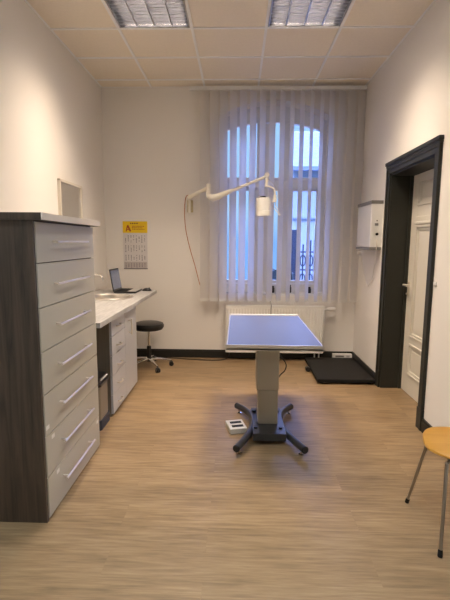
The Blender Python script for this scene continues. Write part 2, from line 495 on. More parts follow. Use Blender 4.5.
# hedge: lumpy clipped block
mb = MB()
mb.box(.70, 1.17, 9.1, 9.8, -1.2, .84)
bmesh.ops.subdivide_edges(mb.bm, edges=mb.bm.edges[:], cuts=9, use_grid_fill=True)
for v in mb.bm.verts: v.co += Vector((random.uniform(-.05, .05), random.uniform(-.05, .05), random.uniform(-.06, .06) if v.co.z > -1 else 0))
tag(mb.build('hedge', M_hedge), 'dark clipped hedge outside, low behind the middle of the blind', 'hedge')

# ------------------------------------------------------------------ vertical blind
BY, BZ0, BZ1 = 5.20, .745, 3.175
bl = thing('vertical_blind', 'off-white fabric vertical blind hanging open across the arched window', 'blind', (.49, BY, BZ0))
mb = MB(); mb.box(-.575, XR - .015, BY - .022, BY + .022, BZ1 + .008, BZ1 + .045, bev=.003); mb.box(-.57, XR - .02, BY - .026, BY - .02, BZ1 + .012, BZ1 + .02)
mb.build('head_rail', M_whiteplastic, bl)
AL = math.radians(57); dx, dy = math.cos(AL) * .0635, math.sin(AL) * .0635
PITCH = .1127
SX = [-.401 + PITCH * k for k in range(17)]
for k, x in enumerate(SX):
    mb = MB(); pts = []
    jit = math.radians(random.uniform(-3.0, 3.0))
    ddx, ddy = math.cos(AL + jit) * .0635, math.sin(AL + jit) * .0635
    al = math.radians((38, 40, 44, 50, 51, 52, 53, 54, 56, 58, 60, 62, 60, 50, 42, 36, 34)[k]) + jit
    ddx, ddy = math.cos(al) * .0635, math.sin(al) * .0635
    nx, ny = -math.sin(al), math.cos(al)
    n = 6
    rows = []
    for z in (BZ0 + .012, 1.6, 2.4, BZ1):
        row = []
        for t in range(n + 1):
            u = -1 + 2 * t / n; bow = .004 * (1 - u * u)
            row.append((x + ddx * u + nx * bow, BY + ddy * u + ny * bow, z))
        rows.append(row)
    for i in range(3): mb.strip(rows[i], rows[i + 1])
    bmesh.ops.remove_doubles(mb.bm, verts=mb.bm.verts[:], dist=1e-5)
    s = mb.build('slat', M_slat, bl)
    mb = MB()
    a = Vector((x - ddx * .97, BY - ddy * .97, 0)); b = Vector((x + ddx * .97, BY + ddy * .97, 0)); nn = Vector((nx, ny, 0)) * .003
    mb.prism([(a.x + nn.x, a.y + nn.y), (b.x + nn.x, b.y + nn.y), (b.x - nn.x, b.y - nn.y), (a.x - nn.x, a.y - nn.y)], 'z', BZ0 - .004, BZ0 + .022)
    mb.build('bottom_weight', M_whiteplastic, s, smooth=False)
    mb = MB(); mb.tube([(x, BY, BZ1 - .004), (x, BY, BZ1 + .014)], .005, n=6); mb.build('hanger', M_whiteplastic, s)
for side in (-1, 1):
    mb = MB()
    for k in range(16):
        p0 = Vector((SX[k] + side * dx, BY + side * dy, BZ0 + .01)); p1 = Vector((SX[k + 1] + side * dx, BY + side * dy, BZ0 + .01))
        mb.tube([p0.lerp(p1, t / 6) - Vector((0, 0, .014 * 4 * (t / 6) * (1 - t / 6))) for t in range(7)], .0022, n=5)
    mb.build('bead_chain', M_whiteplastic, bl)

# dark things on the sill, glimpsed under the slats
for (x, hgt, w, lab) in ((.44, .085, .032, 'small dark jar on the window sill, leftmost of three glimpsed between slats'),
                         (.655, .10, .030, 'small dark jar on the window sill, middle of three glimpsed between slats'),
                         (.90, .075, .034, 'small dark jar on the window sill, rightmost of three glimpsed between slats')):
    t = thing('jar', lab, 'jar', (x, 5.43, WZ0 + .025), 'dark jars on the sill')
    z = WZ0 + .025
    MB().lathe([(0, z), (w * .9, z), (w, z + .006), (w, z + hgt * .7), (w * .75, z + hgt * .8), (0, z + hgt * .8)], x, 5.43, n=16).build('body', M_blackgl, t)
    MB().lathe([(w * .8, z + hgt * .8), (w * .8, z + hgt), (0, z + hgt)], x, 5.43, n=16).build('lid', M_black, t)

# ------------------------------------------------------------------ radiator
RX0, RXE, RZ0, RZ1 = -.138, 1.062, .105, .690
RY0, RY1 = 5.175, 5.262
ra = thing('radiator', 'white ribbed panel radiator on the wall under the blind', 'radiator', ((RX0 + RXE) / 2, 5.22, RZ0))
mb = MB()
npitch = 33; p = (RXE - RX0 - .02) / npitch
prof = [(RX0 + .01, RY0 + .010)]
for k in range(npitch):
    x = RX0 + .01 + k * p
    prof += [(x + p * .18, RY0 + .010), (x + p * .30, RY0), (x + p * .88, RY0), (x + p * 1.0, RY0 + .010)]
prof += [(RXE - .01, RY0 + .022), (RX0 + .01, RY0 + .022)]
mb.prism(prof, 'z', RZ0 + .035, RZ1 - .035)
mb.box(RX0 + .005, RXE - .005, RY0 + .004, RY0 + .022, RZ1 - .04, RZ1 - .012, bev=.004); mb.box(RX0 + .005, RXE - .005, RY0 + .004, RY0 + .022, RZ0, RZ0 + .04, bev=.004)
mb.build('front_panel', M_white, ra)
mb = MB(); mb.box(RX0 + .01, RXE - .01, RY1 - .02, RY1, RZ0, RZ1 - .02, bev=.004); mb.build('rear_panel', M_white, ra)
for x in (RX0, RXE - .006): box(x, x + .006, RY0 + .004, RY1, RZ0 + .01, RZ1 - .005, bev=.002).build('side_panel', M_white, ra)
mb = MB()
mb.box(RX0, RXE, RY0 + .002, RY0 + .012, RZ1 - .014, RZ1, bev=.002); mb.box(RX0, RXE, RY1 - .012, RY1, RZ1 - .014, RZ1, bev=.002)
for k in range(56): mb.box(RX0 + .004 + k * .0214, RX0 + .014 + k * .0214, RY0 + .01, RY1 - .01, RZ1 - .010, RZ1 - .004)
mb.build('top_grille', M_white, ra, smooth=False)
mb = MB(); mb.tube([(RXE - .01, 5.22, .645), (RXE + .035, 5.22, .645)], .012); mb.tube([(RXE + .03, 5.22, .652), (RXE + .055, 5.22, .652), (RXE + .058, 5.22, .652), (RXE + .135, 5.22, .652)], [.02, .02, .026, .024], n=16)
mb.build('thermostat_valve', M_whiteplastic, ra)
for x in (.965, 1.018):
    mb = MB(); mb.tube([(x, 5.22, RZ0 + .01), (x, 5.22, .0)], .0085, n=10); mb.build('pipe', M_white, ra)
for x in (.1, .82): box(x, x + .03, RY1 - .004, YB - .001, .25, .55).build('bracket', M_white, ra, smooth=False)
tag(tube(spline([(.405, 5.30, .80), (.41, 5.285, .74), (.413, 5.16, .708), (.412, 5.158, .65), (.412, 5.165, .58)]), .004, n=7).build('cable', M_blackgl),
    'thin black cable dropping over the middle of the radiator top', 'cable')

# ------------------------------------------------------------------ ceiling luminaires
def luminaire(cx, cy, label):
    t = thing('ceiling_light', label, 'ceiling light', (cx, cy, ZC), 'square louvred ceiling lights')
    w, v = .300, .280
    mb = MB()
    for (a, b, c_, d_) in ((-w, -w + .012, -v, v), (w - .012, w, -v, v), (-w, w, -v, -v + .012), (-w, w, v - .012, v)):
        mb.box(cx + a, cx + b, cy + c_, cy + d_, ZC - .004, ZC + .085)
    mb.box(cx - w, cx + w, cy - v, cy + v, ZC + .085, ZC + .092)
    mb.build('housing', M_louvre, t, smooth=False)
    mb = MB()
    for k in range(1, 4):
        x = cx - w + 2 * w * k / 4
        mb.prism([(x - .004, ZC + .0), (x + .004, ZC + .0), (x + .010, ZC + .038), (x - .010, ZC + .038)], 'y', cy - v + .012, cy + v - .012)
    mb.build('reflector_rail', M_louvre, t, smooth=False)
    mb = MB()
    for k in range(1, 11):
        y = cy - v + 2 * v * k / 11
        mb.prism([(y - .0015, ZC + .001), (y + .0015, ZC + .001), (y + .006, ZC + .036), (y - .006, ZC + .036)], 'x', cx - w + .012, cx + w - .012)
    mb.build('louvre', M_louvre, t, smooth=False)
    for k in range(4):
        x = cx - w + 2 * w * (k + .5) / 4
        mb = MB(); mb.tube([(x, cy - v + .02, ZC + .066), (x, cy + v - .02, ZC + .066)], .011, n=10); mb.build('tube', M_tube, t)
    return t
lights = []
l0 = luminaire(LX[0], LROWS[0], 'louvred ceiling light nearest the window, on the left over the counter side')
lights.append((LX[0], LROWS[0]))
rest = [(LX[1], LROWS[0], 'louvred ceiling light nearest the window, on the right over the treatment table side'),
        (LX[0], LROWS[1], 'louvred ceiling light out of view above the left foreground'),
        (LX[1], LROWS[1], 'louvred ceiling light out of view above the right foreground'),
        (LX[0], LROWS[2], 'louvred ceiling light at the rear of the room on the left'),
        (LX[1], LROWS[2], 'louvred ceiling light at the rear of the room on the right')]
for x, y, lab in rest:
    dup(l0, (x - LX[0], y - LROWS[0], 0), lab); lights.append((x, y))
LWARM, LNEUTRAL = (1.0, .80, .60), (.88, 1.0, 1.07)      # warm tubes by the window, neutral ones behind
LPOW = [57, 57, 25, 25, 17, 17]
for i, (x, y) in enumerate(lights):
    for k in range(1):
        L = bpy.data.lights.new('lamp_glow', 'AREA'); L.shape = 'SQUARE'; L.size = .51; L.energy = LPOW[i]
        L.color = LWARM if i < 2 else LNEUTRAL; L.spread = math.radians(126)
        o = bpy.data.objects.new('lamp_glow', L); C.objects.link(o); o.location = (x, y, ZC + .052)

# ------------------------------------------------------------------ tall drawer cabinet
TX0, TX1, TY0, TY1, TZ = XL + .008, -.987, 2.030, 2.885, 1.55
tc = thing('drawer_cabinet', 'tall dark oak cabinet with seven greige drawers against the left wall', 'cabinet', ((TX0 + TX1) / 2, (TY0 + TY1) / 2, 0))
mb = MB()
mb.box(TX0, -.971, TY0, TY0 + .02, 0, TZ, bev=.001); mb.box(TX0, TX1, TY1 - .02, TY1, 0, TZ, bev=.001)
mb.box(TX0 + .001, TX0 + .01, TY0 + .01, TY1 - .01, .02, TZ - .001); mb.box(TX0 + .002, TX1, TY0 + .01, TY1 - .01, TZ - .02, TZ - .0005); mb.box(TX0 + .002, TX1 - .01, TY0 + .01, TY1 - .01, .03, .05)
mb.box(TX1 - .05, TX1 - .03, TY0 + .02, TY1 - .02, 0, .06)
mb.build('carcass', M_dwood, tc, smooth=False)
mb = MB(); mb.box(TX0, -.922, TY0 - .012, 2.889, TZ, TZ + .034); mb.build('top', M_dwood, tc, smooth=False)
box(-.922, -.917, TY0 - .012, 2.889, TZ, TZ + .034, bev=.001).build('edge_band', M_edge, tc, smooth=False)['label'] = 'pale beige front edge of the cabinet top'
zb = [1.545, 1.343] + [1.343 - .2215 * k for k in range(1, 7)]
zb[-1] = .012
def bar_handle(y0, y1, z, x, parent, r=.0065, stand=.034):
    mb = MB(); mb.tube([(x + stand, y0, z), (x + stand, y1, z)], r, n=12)
    mb.tube([(x, y0 + .03, z), (x + stand, y0 + .03, z)], r * .85, n=10); mb.tube([(x, y1 - .03, z), (x + stand, y1 - .03, z)], r * .85, n=10)
    return mb.build('handle', M_steel, parent)
FX = -.967
for k in range(7):
    z1, z0 = zb[k] - .0025, zb[k + 1] + .0025
    f = box(TX1, FX, TY0 + .0235, TY1 - .008, z0, z1, bev=.0012).build('drawer', M_drawer, tc)
    zc = 1.448 - .2172 * k
    bar_handle(2.21, 2.68, zc, FX, f, r=.0066)
    st = {4: [(2.078, .500)], 5: [(2.135, .428)], 6: [(2.175, .207), (2.835, .203)]}.get(k, [])
    for (sy, sz) in st:
        box(FX - .0005, FX + .0008, sy - .018, sy + .018, min(max(sz, z0 + .012), z1 - .012) - .011, min(max(sz, z0 + .012), z1 - .012) + .011).build('sticker', M_label, f, smooth=False)['label'] = 'small white sticker'

# ------------------------------------------------------------------ base cabinet, worktop, basin
BX0, BX1, BY0, BY1, BZ = XL + .03, -1.04, 3.405, 4.265, .848
bc = thing('base_cabinet', 'low cabinet with five pale grey drawers and a door under the worktop', 'cabinet', ((BX0 + BX1) / 2, (BY0 + BY1) / 2, 0))
mb = MB(); mb.box(BX0, BX1, BY0, BY0 + .018, 0, BZ); mb.box(BX0, BX1, BY1 - .018, BY1, 0, BZ); mb.box(BX0 + .001, BX0 + .012, BY0 + .01, BY1 - .01, .05, BZ - .001); mb.box(BX0 + .002, BX1 - .001, BY0 + .01, BY1 - .01, .03, .05); mb.box(BX1 - .02, BX1 - .001, BY0 + .01, BY1 - .01, BZ - .02, BZ - .001); mb.box(BX1 - .04, BX1 - .03, BY0 + .01, BY1 - .01, 0, .05)
mb.build('carcass', M_sidew, bc, smooth=False)
for k in range(5):
    z0, z1 = .020 + .1645 * k + .002, .020 + .1645 * (k + 1) - .002
    f = box(BX1, -1.02, BY0 + .004, 3.82, z0, z1, bev=.0012).build('drawer', M_drawer2, bc)
    zc = (z0 + z1) / 2 - .012
    mb = MB(); mb.tube(spline([(-1.02, 3.535, zc), (-.996, 3.540, zc), (-.988, 3.585, zc), (-.996, 3.63, zc), (-1.02, 3.635, zc)], 5), .007, n=8)
    mb.build('handle', M_steel, f)
f = box(BX1, -1.02, 3.824, BY1 - .002, .022, .8405, bev=.0012).build('door', M_drawer2, bc)
mb = MB(); mb.tube([(-.99, 3.955, .585), (-.99, 3.955, .735)], .006, n=10); mb.tube([(-1.02, 3.955, .605), (-.99, 3.955, .605)], .005, n=8); mb.tube([(-1.02, 3.955, .715), (-.99, 3.955, .715)], .005, n=8)
mb.build('handle', M_steel, f)

WTZ = .892
SCX, SCY, SR = -1.285, 4.27, .215
mb = MB()
CX0, CX1, CY0, CY1 = XL + .008, -.945, 2.895, 4.99
# top with a round cut-out for the basin
def counter_face(z, flip):
    N = 32
    ring = [(SCX + (SR - .01) * math.cos(2 * PI * k / N), SCY + (SR - .01) * math.sin(2 * PI * k / N)) for k in range(N)]
    sq = []
    for k in range(N):
        c, s_ = math.cos(2 * PI * k / N), math.sin(2 * PI * k / N); q = .24 / max(abs(c), abs(s_)); sq.append((SCX + c * q, SCY + s_ * q))
    mb.strip([(x, y, z) for x, y in ring], [(x, y, z) for x, y in sq], close=True)
    x0, x1, ya, yb = SCX - .24, SCX + .24, SCY - .24, SCY + .24
    for (a, b, c_, d_) in ((CX0, CX1, CY0, ya), (CX0, CX1, yb, CY1), (CX0, x0, ya, yb), (x1, CX1, ya, yb)):
        mb.quad((a, c_, z), (b, c_, z), (b, d_, z), (a, d_, z))
    return ring
r = counter_face(WTZ, 0); counter_face(WTZ - .036, 1)
mb.strip([(x, y, WTZ) for x, y in r], [(x, y, WTZ - .036) for x, y in r], close=True)
per = [(CX0, CY0), (CX1, CY0), (CX1, CY1), (CX0, CY1)]
mb.strip([(x, y, WTZ) for x, y in per], [(x, y, WTZ - .036) for x, y in per], close=True)
bmesh.ops.remove_doubles(mb.bm, verts=mb.bm.verts[:], dist=1e-5)
wt = mb.build('worktop', M_counter, smooth=False)
tag(wt, 'pale streaked stone-look worktop running along the left wall from the tall cabinet', 'worktop')
sk = thing('wash_basin', 'round steel wash basin set into the worktop', 'sink', (SCX, SCY, WTZ))
mb = MB(); mb.lathe([(SR + .012, WTZ + .001), (SR + .012, WTZ + .006), (SR, WTZ + .015), (SR - .014, WTZ + .013), (SR - .022, WTZ), (SR - .03, WTZ - .12), (.12, WTZ - .148), (.022, WTZ - .15), (.0, WTZ - .15)], SCX, SCY, n=40)
mb.build('bowl', M_steel, sk)
MB().lathe([(.022, WTZ - .150), (.020, WTZ - .146), (.0, WTZ - .146)], SCX, SCY, n=16).build('drain', M_chrome, sk)
fa = thing('tap', 'slim chrome swan-neck tap behind the wash basin', 'tap', (-1.50, 4.40, WTZ))
MB().lathe([(.026, WTZ + .001), (.026, WTZ + .02), (.018, WTZ + .028), (.017, WTZ + .09), (0, WTZ + .092)], -1.535, 4.36, n=20).build('base', M_chrome, fa)
tube(spline([(-1.535, 4.36, WTZ + .08), (-1.53, 4.36, WTZ + .17), (-1.49, 4.35, WTZ + .215), (-1.435, 4.335, WTZ + .225), (-1.385, 4.325, WTZ + .205), (-1.368, 4.32, WTZ + .16)], 6), .0105, n=12).build('spout', M_chrome, fa)
tube([(-1.535, 4.36, WTZ + .09), (-1.545, 4.39, WTZ + .125)], .007).build('lever', M_chrome, fa)

# laptop
lp = thing('laptop', 'open black laptop on the worktop behind the wash basin', 'laptop', (-1.23, 4.79, WTZ))
mb = MB(); mb.box(-1.345, -1.105, 4.62, 4.955, WTZ + .002, WTZ + .020, bev=.004); mb.build('base', M_blackgl, lp)
box(-1.20, -1.112, 4.64, 4.935, WTZ + .0195, WTZ + .0215, bev=.0008).build('palm_rest', mat('silver_plastic', (.48, .46, .44), .35), lp)['label'] = 'silver palm rest'
mb = MB()
for i in range(6):
    for j in range(13): mb.box(-1.335 + i * .021, -1.335 + i * .021 + .017, 4.637 + j * .0232, 4.637 + j * .0232 + .019, WTZ + .020, WTZ + .023)
mb.build('keyboard', M_black, lp, smooth=False)
tilt = Matrix.Translation((-1.345, 4.79, WTZ + .018)) @ Matrix.Rotation(math.radians(-9), 4, 'Y') @ Matrix.Rotation(math.radians(0), 4, 'Z')
lid = MB().box(-.010, 0, -.168, .168, 0, .245, bev=.003, m=tilt).build('lid', M_blackgl, lp)
MB().box(-.001, .0015, -.152, .152, .020, .228, m=tilt).build('screen', M_screen, lid, smooth=False)
mb = MB(); mb.tube([(-1.347, 4.66, WTZ + .018), (-1.347, 4.92, WTZ + .018)], .009); mb.build('hinge', M_blackgl, lp)
ms = thing('computer_mouse', 'black computer mouse on the far end of the worktop', 'mouse', (-1.09, 4.90, WTZ))
mb = MB(); bmesh.ops.create_uvsphere(mb.bm, u_segments=20, v_segments=12, radius=1)
for v in mb.bm.verts:
    v.co = Vector((-1.04 + v.co.x * .055, 4.90 + v.co.y * .034, WTZ + .001 + max(0, v.co.z) * .034))
mb.build('body', M_blackgl, ms); MB().tube([(-1.015, 4.895, WTZ + .031), (-1.015, 4.905, WTZ + .031)], .008).build('scroll_wheel', M_black, ms)

# waste bin in the gap between the cabinets
wb = thing('waste_bin', 'taupe waste bin with black lid and dark blue base in the gap under the worktop', 'bin', (-1.19, 3.24, 0))
bxc, byc = -1.175, 3.245
def rrect(cx, cy, a, b, r, n=5):
    out = []
    for (sx, sy, a0) in ((1, 1, 0), (-1, 1, 90), (-1, -1, 180), (1, -1, 270)):
        for k in range(n + 1):
            t = math.radians(a0 + 90 * k / n); out.append((cx + sx * (a - r) + r * math.cos(t), cy + sy * (b - r) + r * math.sin(t)))
    return out
MB().prism(rrect(bxc, byc, .140, .120, .03), 'z', 0, .075).build('base', M_binblue, wb)['label'] = 'dark blue base'
MB().prism(rrect(bxc, byc, .132, .112, .03), 'z', .07, .345).build('body', M_bingrey, wb)
mb = MB(); mb.prism(rrect(bxc, byc, .140, .120, .03), 'z', .345, .365); mb.prism(rrect(bxc, byc, .128, .108, .03), 'z', .36, .405); mb.build('lid', M_blackgl, wb)['label'] = 'black lid'
tube([(bxc + .125, byc - .06, .385), (bxc + .142, byc - .05, .40), (bxc + .142, byc + .05, .40), (bxc + .125, byc + .06, .385)], .006).build('handle', M_whiteplastic, wb)

# mirror above the basin
mi = thing('wall_mirror', 'narrow-framed rectangular mirror on the left wall above the tall cabinet', 'mirror', (XL + .01, 4.21, 1.40))
MY0, MY1, MZ0, MZ1 = 3.93, 4.49, 1.42, 2.012
mb = MB(); w = .022
X0 = XL + .0065
for a in ((MY0, MY0 + w, MZ0, MZ1), (MY1 - w, MY1, MZ0, MZ1), (MY0, MY1, MZ0, MZ0 + w), (MY0, MY1, MZ1 - w, MZ1)): mb.box(X0 - .005, X0 + .022, *a, bev=.002)
mb.build('frame', M_edge, mi); box(X0 - .005, X0 + .008, MY0 + .01, MY1 - .01, MZ0 + .01, MZ1 - .01).build('mirror_glass', M_mirror, mi, smooth=False)

# ------------------------------------------------------------------ wall calendar
KX0, KX1, KZ0, KZ1 = -1.411, -1.112, 1.118, 1.698
ca = thing('wall_calendar', 'paper year calendar with a yellow header on the back wall', 'calendar', ((KX0 + KX1) / 2, YB, KZ0))
box(KX0, KX1, YB - .004, YB, KZ0, KZ1).build('sheet', M_paper, ca, smooth=False)
box(KX0 - .002, KX1 + .002, YB - .006, YB - .003, 1.560, KZ1 + .002).build('header', M_yellow, ca, smooth=False)['label'] = 'yellow header band'
mb = MB()
for (x, w) in ((-1.322, .014), (-1.300, .020), (-1.272, .018), (-1.246, .020)): mb.box(x, x + w, YB - .0068, YB - .005, 1.668, 1.682)
mb.build('header_text', M_inkd, ca, smooth=False)
mb = MB()
def stroke(p, q_, w):
    p, q_ = Vector(p), Vector(q_); d = (q_ - p).normalized(); nrm = Vector((-d.y, d.x)) * w / 2
    mb.prism([tuple(p + nrm), tuple(q_ + nrm), tuple(q_ - nrm), tuple(p - nrm)], 'y', YB - .0068, YB - .005)
stroke((-1.372, 1.578), (-1.352, 1.652), .014); stroke((-1.352, 1.652), (-1.318, 1.578), .020); stroke((-1.365, 1.600), (-1.335, 1.600), .010)
for (z, a, b) in ((1.640, -1.295, -1.150), (1.622, -1.300, -1.165), (1.604, -1.295, -1.140)):
    x = a
    while x < b:
        w = random.uniform(.008, .022); mb.box(x, min(b, x + w), YB - .0064, YB - .005, z - .004, z + .004); x += w + .006
mb.build('header_mark', M_inkr, ca, smooth=False)
rows = [(1.435, 1.548), (1.320, 1.425), (1.215, 1.305), (1.126, 1.205)]
for i, (z0, z1) in enumerate(rows):
    if i in (0, 2, 3):
        box(KX0 + .008, KX1 - .008, YB - .0052, YB - .0035, z0, z1).build('month_band', M_paper2 if i == 3 else M_paper, ca, smooth=False)
    mb = MB()
    for k in range(8):
        x = KX0 + .030 + k * .0335
        nd = 6
        for j in range(nd):
            if random.random() < .12 or (j < 1 and k % 2): continue
            z = z0 + (z1 - z0) * (.06 + .82 * j / nd)
            w = random.uniform(.006, .013)
            mb.box(x - w / 2, x + w / 2, YB - .0066, YB - .0048, z, z + (z1 - z0) * .085)
    mb.build('month_figures', M_ink, ca, smooth=False)
box(KX0, KX1, YB - .006, YB - .003, KZ0 - .002, KZ0 + .008).build('bottom_rail', M_ink, ca, smooth=False)

# ------------------------------------------------------------------ stool
sx, sy = -1.02, 4.86
st = thing('swivel_stool', 'black round swivel stool on chrome five-star base under the worktop end', 'stool', (sx, sy, 0))
MB().lathe([(0, .445), (.12, .445), (.158, .452), (.175, .475), (.178, .498), (.168, .520), (.13, .532), (0, .534)], sx, sy, n=36).build('seat', M_vinyl, st)
MB().lathe([(.05, .43), (.05, .447), (0, .447)], sx, sy, n=16).build('seat_plate', M_metalgrey, st)
MB().lathe([(0, .22), (.014, .22), (.014, .44), (0, .44)], sx, sy, n=16).build('gas_lift', M_chrome, st)
MB().lathe([(0, .07), (.027, .07), (.025, .245), (.018, .255), (0, .255)], sx, sy, n=16).build('column', M_blackgl, st)
for k in range(5):
    a = math.radians(-57 + 72 * k); c_, s_ = math.cos(a), math.sin(a)
    lg = tube([(sx + c_ * .015, sy + s_ * .015, .100), (sx + c_ * .12, sy + s_ * .12, .093), (sx + c_ * .255, sy + s_ * .255, .068)], [.018, .015, .010], n=10).build('base_leg', M_chrome, st)
    cx, cy = sx + c_ * .258, sy + s_ * .258
    mb = MB()
    for o in (-.013, .013):
        px, py = cx - s_ * o, cy + c_ * o
        mb.tube([(px - s_ * .009, py + c_ * .009, .026), (px + s_ * .009, py - c_ * .009, .026)], .026, n=16)
    mb.tube([(cx, cy, .02), (cx, cy, .068)], .008, n=8)
    mb.box(cx - .02, cx + .02, cy - .02, cy + .02, .035, .056, bev=.006)
    mb.build('caster', M_blackgl, lg)

# ------------------------------------------------------------------ treatment table
TXC = .243; AX0, AX1, AY0, AY1, AZ = -.066, .560, 2.725, 3.90, .792
et = thing('treatment_table', 'height-adjustable treatment table with blue top on a grey column', 'table', (TXC, 3.25, 0))
mb = MB(); mb.box(AX0 + .006, AX1 - .006, AY0 + .008, AY1 - .02, AZ - .02, AZ, bev=.003); mb.build('table_top', M_blue, et)
mb = MB()
mb.box(AX0, AX0 + .008, AY0, AY1, AZ - .034, AZ + .001, bev=.002); mb.box(AX1 - .008, AX1, AY0, AY1, AZ - .034, AZ + .001, bev=.002)
mb.box(AX0, AX1, AY0, AY0 + .010, AZ - .034, AZ + .001, bev=.002); mb.box(AX0, AX1, AY0, AY1, AZ - .036, AZ - .022)
mb.build('steel_rim', M_steel, et)
mb = MB(); mb.box(AX0 + .005, AX1 - .005, AY1 - .03, AY1, AZ - .034, AZ + .010, bev=.004); mb.build('end_lip', M_whiteplastic, et)['label'] = 'pale lip at the far end'
mb = MB(); mb.box(.06, .43, 2.85, 3.78, AZ - .066, AZ - .034, bev=.004); mb.build('under_frame', M_metalgrey, et)
mb = MB(); mb.box(.151, .320, 3.10, 3.335, .352, AZ - .06, bev=.016, seg=3); mb.build('upper_column', M_colgrey, et)
mb = MB(); mb.box(.167, .317, 3.115, 3.32, .085, .40, bev=.012, seg=3); mb.build('lower_column', M_colgrey, et)
mb = MB(); mb.box(.205, .222, 3.097, 3.103, .725, .742, bev=.002); mb.build('screw_plate', M_steel, et)
mb = MB(); mb.box(.125, .365, 2.945, 3.44, .030, .088, bev=.006); mb.build('base_plate', M_metalgrey, et)
legL = spline([(.008, 2.775, .058), (.060, 2.90, .058), (.112, 3.06, .058), (.132, 3.22, .058), (.112, 3.37, .058), (.064, 3.48, .058), (.012, 3.55, .058)], 6)
for side in (0, 1):
    pts = legL if side == 0 else [Vector((2 * TXC - .008 - p.x, p.y, p.z)) for p in legL]
    lg = tube(pts, .026, n=14).build('leg', M_metalgrey, et)
    mb = MB()
    for e, e2 in ((0, 1), (-1, -2)):
        d = (pts[e] - pts[e2]).normalized(); mb.tube([pts[e] - d * .004, pts[e] + d * .008, pts[e] + d * .012], [.0265, .0265, .022], n=14)
    mb.build('end_cap', M_blackgl, lg)
    mb = MB()
    for e in (2, -3):
        p = pts[e]; mb.lathe([(0, 0), (.018, 0), (.018, .008), (.008, .012), (.008, .040), (0, .040)], p.x, p.y, n=14)
    mb.build('levelling_foot', M_chrome, lg)
    xx = .148 if side == 0 else 2 * TXC - .006 - .148
    mb = MB(); mb.tube([(xx, 3.35, .07), (xx, 3.35, .105)], .017, n=12); mb.tube([(xx, 3.04, .07), (xx, 3.04, .100)], .014, n=12); mb.build('clamp_bolt', M_blackgl, lg)
fp = thing('foot_switch', 'white two-slot foot switch on the floor left of the treatment table base', 'foot switch', (.01, 3.2, 0))
rm = Matrix.Translation((.004, 3.205, 0)) @ Matrix.Rotation(math.radians(14), 4, 'Z')
wedge = MB(); wedge.box(-.068, .068, -.085, .090, 0, .042, bev=.007, m=rm); wedge.build('housing', mat('foot_switch_shell', (.62, .60, .55), .45), fp)
for yy in (-.032, .036):
    MB().box(-.042, .048, yy - .018, yy + .018, .040, .0445, bev=.002, m=rm).build('pedal', M_black, fp)
tag(tube(spline([(.315, 3.335, .60), (.330, 3.38, .58), (.342, 3.42, .56), (.372, 3.42, .52), (.405, 3.42, .47), (.398, 3.44, .41), (.36, 3.46, .36), (.315, 3.44, .28), (.29, 3.40, .22), (.27, 3.38, .14), (.265, 3.37, .09)]), .005, n=8).build('cable', M_blackgl),
    'black power cable hanging from the right side of the treatment table column', 'cable')
tag(tube(spline([(-1.0, 5.27, .006), (-.70, 5.22, .006), (-.42, 5.17, .006), (-.20, 5.18, .007), (-.11, 5.23, .03), (-.09, 5.285, .10), (-.085, 5.305, .22)]), .006, n=8).build('cable', M_blackgl),
    'black cable lying on the floor along the skirting left of the radiator', 'cable')

# ------------------------------------------------------------------ examination lamp on the wall
el = thing('examination_lamp', 'cream swing-arm examination lamp mounted on the wall left of the blind', 'lamp', (-.61, YB, 1.80))
mb = MB(); mb.box(-.615, -.545, YB - .03, YB, 1.81, 1.955, bev=.008); mb.box(-.606, -.553, YB - .06, YB - .02, 1.83, 1.935, bev=.01); mb.build('wall_mount', M_mount, el)
mb = MB(); mb.tube([(-.585, YB - .055, 1.80), (-.585, YB - .055, 2.02)], .016, n=14); mb.build('pivot_post', M_cream, el)
J = Vector((-.335, 4.95, 2.06))
P0 = Vector((-.590, YB - .055, 1.985))
mb = MB(); mb.tube([P0, P0.lerp(J, .5), J], [.026, .023, .023], n=12); mb.build('lower_arm', M_cream, el)
mb = MB(); mb.tube([(J.x, J.y, 1.952), (J.x, J.y, 2.10)], .024, n=14); mb.build('joint_post', M_cream, el)
K = Vector((-.285, 4.94, 1.945)); E_ = Vector((.303, 4.72, 2.152))
mb = MB(); mb.tube([(J.x, J.y, 1.972), (-.31, 4.945, 1.955), K, (-.22, 4.917, 1.962), (-.10, 4.872, 2.008), (-.06, 4.857, 2.022)], [.026, .034, .040, .036, .024, .016], n=14); mb.build('spring_housing', M_cream, el)
mb = MB(); mb.tube([(-.08, 4.865, 2.014), (.20, 4.758, 2.116), E_], [.016, .015, .016], n=12); mb.build('upper_arm', M_cream, el)
mb = MB(); mb.tube([K + Vector((0, -.038, 0)), K + Vector((0, .038, 0))], .016, n=14); mb.build('tension_knob', M_white, el)
mb = MB(); mb.tube([E_ + Vector((0, -.028, .012)), E_ + Vector((0, .028, .012))], .026, n=16); mb.tube([E_, (.303, 4.715, 2.09), (.300, 4.71, 2.045)], [.018, .014, .016], n=12); mb.build('head_joint', M_cream, el)
mb = MB(); mb.tube(spline([(.300, 4.71, 2.045), (.335, 4.70, 2.042), (.378, 4.70, 2.015), (.392, 4.70, 1.95), (.388, 4.70, 1.895), (.352, 4.70, 1.885)], 6), .010, n=10)
mb.tube([(.392, 4.70, 1.955), (.386, 4.70, 1.880)], .017, n=12); mb.build('yoke', M_cream, el)
hm = Matrix.Translation((.272, 4.70, 1.83)) @ Matrix.Rotation(math.radians(-2), 4, 'Y')
mb = MB(); mb.lathe([(.066, -.098), (.080, -.096), (.082, -.085), (.082, -.045), (.078, -.040), (.0775, .040), (.079, .082), (.074, .094), (0, .097)], 0, 0, n=32, m=hm); mb.build('lamp_head', M_white, el)
MB().lathe([(.066, -.098), (.060, -.088), (0, -.086)], 0, 0, n=24, m=hm).build('lens', M_acryl, el)
